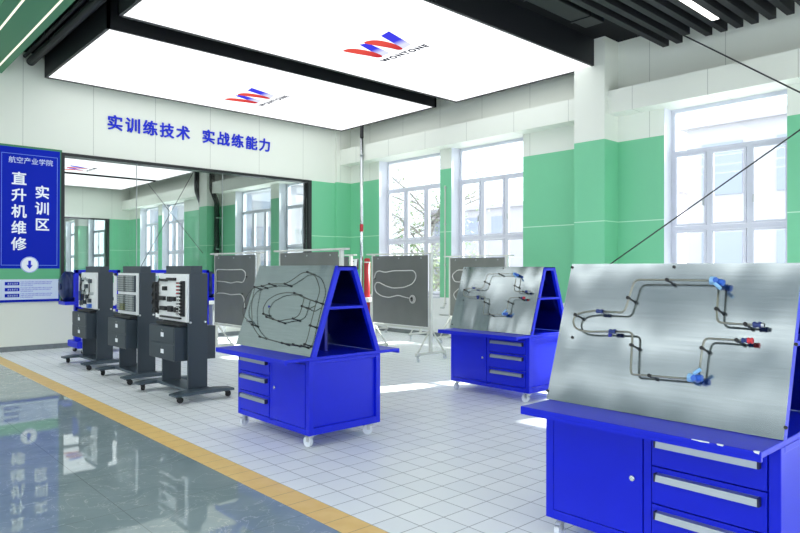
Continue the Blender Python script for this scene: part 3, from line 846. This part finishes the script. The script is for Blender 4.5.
# ------------------------------------------------------------------ grey boards on wheeled stands
def board_cart(x, y, label, pattern):
    """board along Y, centre (x, y); faces -X"""
    c = empty('display_board', (x, y, 0)); tag(c, label, 'board', 'grey boards on wheeled stands')
    H = .70
    MB().b2((-.05, -H, .55), (-.03, H, 1.735), .003).build('panel', 'board_grey', c)
    for s in (-1, 1):
        yy = s * (H + .035)
        MB().b2((-.03, yy - .025, .12), (.02, yy + .025, 1.755), .004).build('post', 'stand_white', c)
        MB().b2((-.34, yy - .02, .1), (.34, yy + .02, .14), .004).build('foot', 'stand_white', c)
        MB().tube([(-.30, yy, .14), (-.01, yy, .52)], .014).tube([(.30, yy, .14), (.01, yy, .52)], .014).build('brace', 'stand_white', c)
        for q in (-.31, .31): caster(c, q, yy, .1, .036, 'caster_white', 'zinc', q * 3 + s)
    MB().b2((-.055, -H - .18, 1.755), (.025, H + .18, 1.78), .003).build('top_rail', 'stand_white', c)
    MB().b2((-.02, -H, .50), (.015, H, .535), .003).build('cross_rail', 'stand_white', c)
    for yy in (-.55, 0, .55): MB().cyl((-.05, yy, 1.69), (-.058, yy, 1.69), .012, 10).build('screw', 'zinc', c)
    pattern(c)
    return c
def pt(x, y, x0, x1, y0, y1):
    return (-.075, .70 - (x - x0) / (x1 - x0) * 1.4, 1.735 - (y - y0) / (y1 - y0) * 1.185)
def pat(lines, x0, x1, y0, y1, r=.008, ring=None):
    def go(c):
        for l in lines:
            MB().tube([pt(a, b, x0, x1, y0, y1) for a, b in l], r, .06).build('hose', 'hose_white', c)
            for a, b in (l[0], l[len(l) // 2], l[-1]):
                p = Vector(pt(a, b, x0, x1, y0, y1)); MB().cyl(p, p + Vector((.03, 0, 0)), .012, 8).build('clip', 'clamp_black', c)
        if ring:
            p = pt(ring[0], ring[1], x0, x1, y0, y1); MB().torus(p, .065, r, 'x').torus((p[0] - .015, p[1], p[2]), .05, r * .8, 'x').build('hose_coil', 'hose_white', c)
    return go
PA = pat([[(172, 128), (180, 100), (195, 92), (225, 100), (260, 92), (350, 90), (362, 105), (360, 128), (345, 150), (310, 165), (260, 170), (225, 160), (195, 145), (180, 148), (174, 165), (180, 190), (205, 207), (240, 213), (285, 200), (305, 206), (338, 212)]], 160, 405, 25, 330, .009, (347, 215))
PB = pat([[(92, 285), (90, 160), (98, 150), (180, 152), (245, 150), (262, 165), (263, 190), (250, 222), (215, 218), (180, 228), (145, 220), (97, 218)], [(97, 288), (140, 286), (180, 293), (240, 285), (256, 310), (258, 360)]], 75, 305, 70, 460, .008)
PC = pat([[(330, 90), (200, 88), (172, 115), (185, 150), (330, 155)], [(330, 185), (210, 180), (178, 215), (195, 250), (330, 255)]], 160, 405, 25, 330, .01)
board_cart(5.45, 10.12, 'grey wheeled board with a white hose, just right of the dark consoles', PB)
board_cart(5.25, 7.63, 'grey wheeled board seen only by its top edge above the hose bench', PC)
board_cart(7.62, 8.32, 'grey wheeled board with a white curling hose and coil, between two blue benches', PA)
board_cart(9.85, 8.5, 'grey wheeled board half hidden behind the mid-room bench', PC)
board_cart(7.62, 10.45, 'grey wheeled board mostly hidden behind the hose bench top, left of the silver pole', PB)
board_cart(9.85, 10.85, 'rearmost grey wheeled board, its casters showing under the hose board', PB)

# ------------------------------------------------------------------ dark training consoles
def console(x, y, label, kind):
    """near side face at y; extends to +Y; faces -X"""
    c = empty('training_console', (x, y, 0)); tag(c, label, 'console', 'dark grey training consoles on casters')
    w = .75 if kind == 2 else .70
    X0, X1 = .0, .235                      # tower depth
    for a in (0, w - .03):
        MB().b2((X0, a, .125), (X1, a + .03, .87), .003).build('leg', 'console_grey', c)
    t = MB().b2((X0 + .02, .0, .86), (X1, w, 1.45), .006)
    t.build('cabinet', 'console_grey', c)
    cp = MB(); cp.b2((.03, .002, 1.448), (.17, w - .05, 1.535), .004); cp.build('top_cap', 'console_grey', c)
    bx = MB().b2((-.13, .07, .44), (.37, w + .06, .83), .005).build('drawer_box', 'console_grey', c)
    for z in (.54, .735):
        dr = MB().b2((-.137, .085, z - .085), (-.128, w + .045, z + .085), .003).build('drawer', 'console_grey', c)
        MB().b2((-.142, .36, z - .03), (-.137, .44, z + .02), .002).build('label_plate', 'sign_white', dr)
        MB().cyl((-.137, .40, z + .05), (-.143, .40, z + .05), .01, 10).build('lock', 'chrome', dr)
    for q in (.02, .2):
        MB().cyl((q, 0, .885), (q, -.02, .885), .012, 10).build('bolt', 'zinc', c)
    MB().b2((-.09, .04, .84), (.02, w - .05, .87), .004).build('tray', 'black', c)
    # base: two long feet joined by a plate
    for a in (-.19, w + .10):
        f = MB(); f.prism([(-.24, a, .085), (.48, a, .085), (.48, a, .11), (.30, a, .125), (-.06, a, .125), (-.24, a, .105)], (0, .16, 0)); f.build('foot', 'console_light', c)
    MB().b2((-.02, -.03, .09), (.26, w + .10, .123), .004).build('base_plate', 'console_light', c)
    for q, a in ((-.17, -.11), (.42, -.11), (-.17, w + .18), (.42, w + .18)):
        caster(c, q, a, .085, .036, 'rubber', 'rubber', q + a)
    # instrument board on the front
    b = MB().b2((-.012, .02, .885), (.02, .82 if kind == 2 else .715, 1.44), .003).build('instrument_board', 'white_paint', c)
    X = -.012
    def bx_(ya, yb, za, zb, d, m, name): MB().b2((X - d, ya, za), (X, yb, zb), .002).build(name, m, b)
    rnd = random.Random(kind)
    if kind == 0:      # small fittings
        for (ya, za) in ((.20, 1.28), (.38, 1.20), (.36, 1.04), (.58, 1.30), (.56, 1.10), (.22, .98), (.5, .95), (.62, .93)):
            bx_(ya, ya + .07, za, za + .06, .04, 'console_grey', 'component')
        for (ya, za) in ((.3, 1.33), (.5, 1.35), (.5, 1.13), (.14, 1.12)):
            MB().cyl((X, ya, za), (X - .05, ya, za), .025, 12).build('gauge', 'zinc', b)
        for pts in ([(.25, 1.3), (.25, 1.1), (.4, 1.05), (.4, .95)], [(.60, 1.32), (.66, 1.2), (.60, 1.1), (.66, .97)], [(.42, 1.23), (.5, 1.13), (.55, .97)], [(.68, 1.40), (.705, 1.15), (.66, .92)]):
            MB().tube([(X - .025, a, z) for a, z in pts], .009, .04).build('hose', 'clamp_black', b)
        bx_(.63, .69, 1.0, 1.15, .05, 'fit_navy', 'component')
        bx_(.2, .3, .90, .96, .05, 'fit_blue', 'component')
    elif kind == 1:    # four relay racks
        for ya in (.045, .375):
            for za in (.93, 1.19):
                bx_(ya, ya + .30, za, za + .22, .02, 'console_grey', 'rack')
                for k in range(7):
                    bx_(ya + .02, ya + .15, za + .012 + k * .03, za + .034 + k * .03, .045, 'module_olive' if (ya > .3 and za < 1 and k < 3) else 'module_grey', 'relay')
                    bx_(ya + .18, ya + .28, za + .012 + k * .03, za + .034 + k * .03, .04, 'module_grey', 'relay')
    else:              # terminal strips and black modules
        bx_(.06, .13, .95, 1.36, .03, 'black', 'terminal_strip')
        for k in range(10):
            bx_(.08, .20, .965 + k * .04, .985 + k * .04, .05, 'black' , 'terminal')
            MB().b2((X - .052, .12, .97 + k * .04), (X - .05, .14, .98 + k * .04)).b2((X - .052, .16, .97 + k * .04), (X - .05, .18, .98 + k * .04)).build('indicator', 'fit_red' if k > 5 else 'white_paint', b)
        for (ya, yb, za, zb) in ((.30, .52, 1.36, 1.395), (.54, .7, 1.35, 1.38), (.56, .64, 1.24, 1.29), (.30, .40, 1.12, 1.17), (.42, .5, 1.11, 1.17), (.60, .76, 1.12, 1.17), (.38, .48, .99, 1.06), (.24, .3, .99, 1.05), (.56, .72, 1.0, 1.05)):
            bx_(ya, yb, za, zb, .035, 'black', 'module')
        bx_(.15, .72, .915, .935, .03, 'black', 'cable_tray')
        MB().b2((-.06, .82, .96), (.03, .90, 1.34), .004).build('side_strip', 'black', b)
        for k in range(4):
            z = 1.0 + k * .1
            MB().tube([(X - .02, .78, z), (X - .05, .86, z + .03), (X - .05, .9, z - .03)], .012, .03).build('hose', 'clamp_black', b)
        MB().tube([(X - .03, .72, 1.38), (X - .03, .79, 1.3), (X - .03, .76, .95)], .01, .05).build('hose', 'clamp_black', b)
console(3.235, 7.13, 'dark grey console nearest the blue benches, white board with black terminal strips', 2)
console(3.245, 8.68, 'middle dark grey console of three, its board filled with grey relay racks', 1)
console(3.245, 10.32, 'farthest dark grey console, nearest the wall sign, with hoses on its white board', 0)

# ------------------------------------------------------------------ blue engine stands before the glass
def engine_stand(x, y, w, label, left):
    e = empty('engine_stand', (x, y, 0)); tag(e, label, 'engine stand', 'blue engine stands')
    h = w / 2; t = .06
    f = MB()
    f.b2((-h, -.05, .30), (-h + t, .05, 1.48), .004).b2((h - t, -.05, .30), (h, .05, 1.48), .004).b2((-h, -.05, 1.42), (h, .05, 1.48), .004).b2((-h, -.05, .76), (h, .05, .82), .004)
    f.build('frame', 'blue_paint', e)
    s = MB()
    for q in (-1, 1): s.b2((q * (h - t), -.04, .84), (q * (h - t - .05), -.02, 1.42))
    s.b2((-h + t, -.04, 1.37), (h - t, -.02, 1.42)); s.build('inner_trim', 'white_paint', e)
    MB().b2((-h - .03, -.30, .10), (h + .03, .30, .22), .02).b2((-h + .0, -.06, .22), (-h + .1, .06, .32), .01).b2((h - .1, -.06, .22), (h, .06, .32), .01).build('base', 'blue_paint', e)
    for a in (-1, 1):
        for b in (-1, 1): caster(e, a * (h - .06), b * .24, .1, .04, 'rubber', 'zinc', a)
    d = -1 if left else 1
    MB().cyl((d * (h + .01), .12, 1.18), (d * (h + .12), .12, 1.18), .27, 28).cyl((d * (h + .12), .12, 1.18), (d * (h + .19), .12, 1.18), .27, 28, .17).cyl((d * (h + .19), .12, 1.18), (d * (h + .21), .12, 1.18), .06, 16).build('engine_drum', 'engine_navy', e, None, True)
    MB().b2((d * (h + .0), -.1, .86), (d * (h + .18), .3, .92), .005).b2((d * (h + .02), -.16, 1.0), (d * (h + .06), -.14, 1.4)).build('bracket', 'blue_paint', e)
    if not left:
        MB().b2((h + .06, -.18, 1.32), (h + .3, -.16, 1.43), .004).b2((h + .02, -.18, .80), (h + .3, -.16, .85)).build('label_plate', 'white_paint', e)
        MB().b2((h + .02, -.16, .2), (h + .32, .0, .78), .01).build('lower_panel', 'module_grey', e)
    return e
engine_stand(3.92, 12.45, .78, 'blue framed engine stand nearest the wall sign, drum on its left', True)
engine_stand(5.42, 12.40, 1.24, 'wider blue framed engine stand behind the two nearer consoles', False)
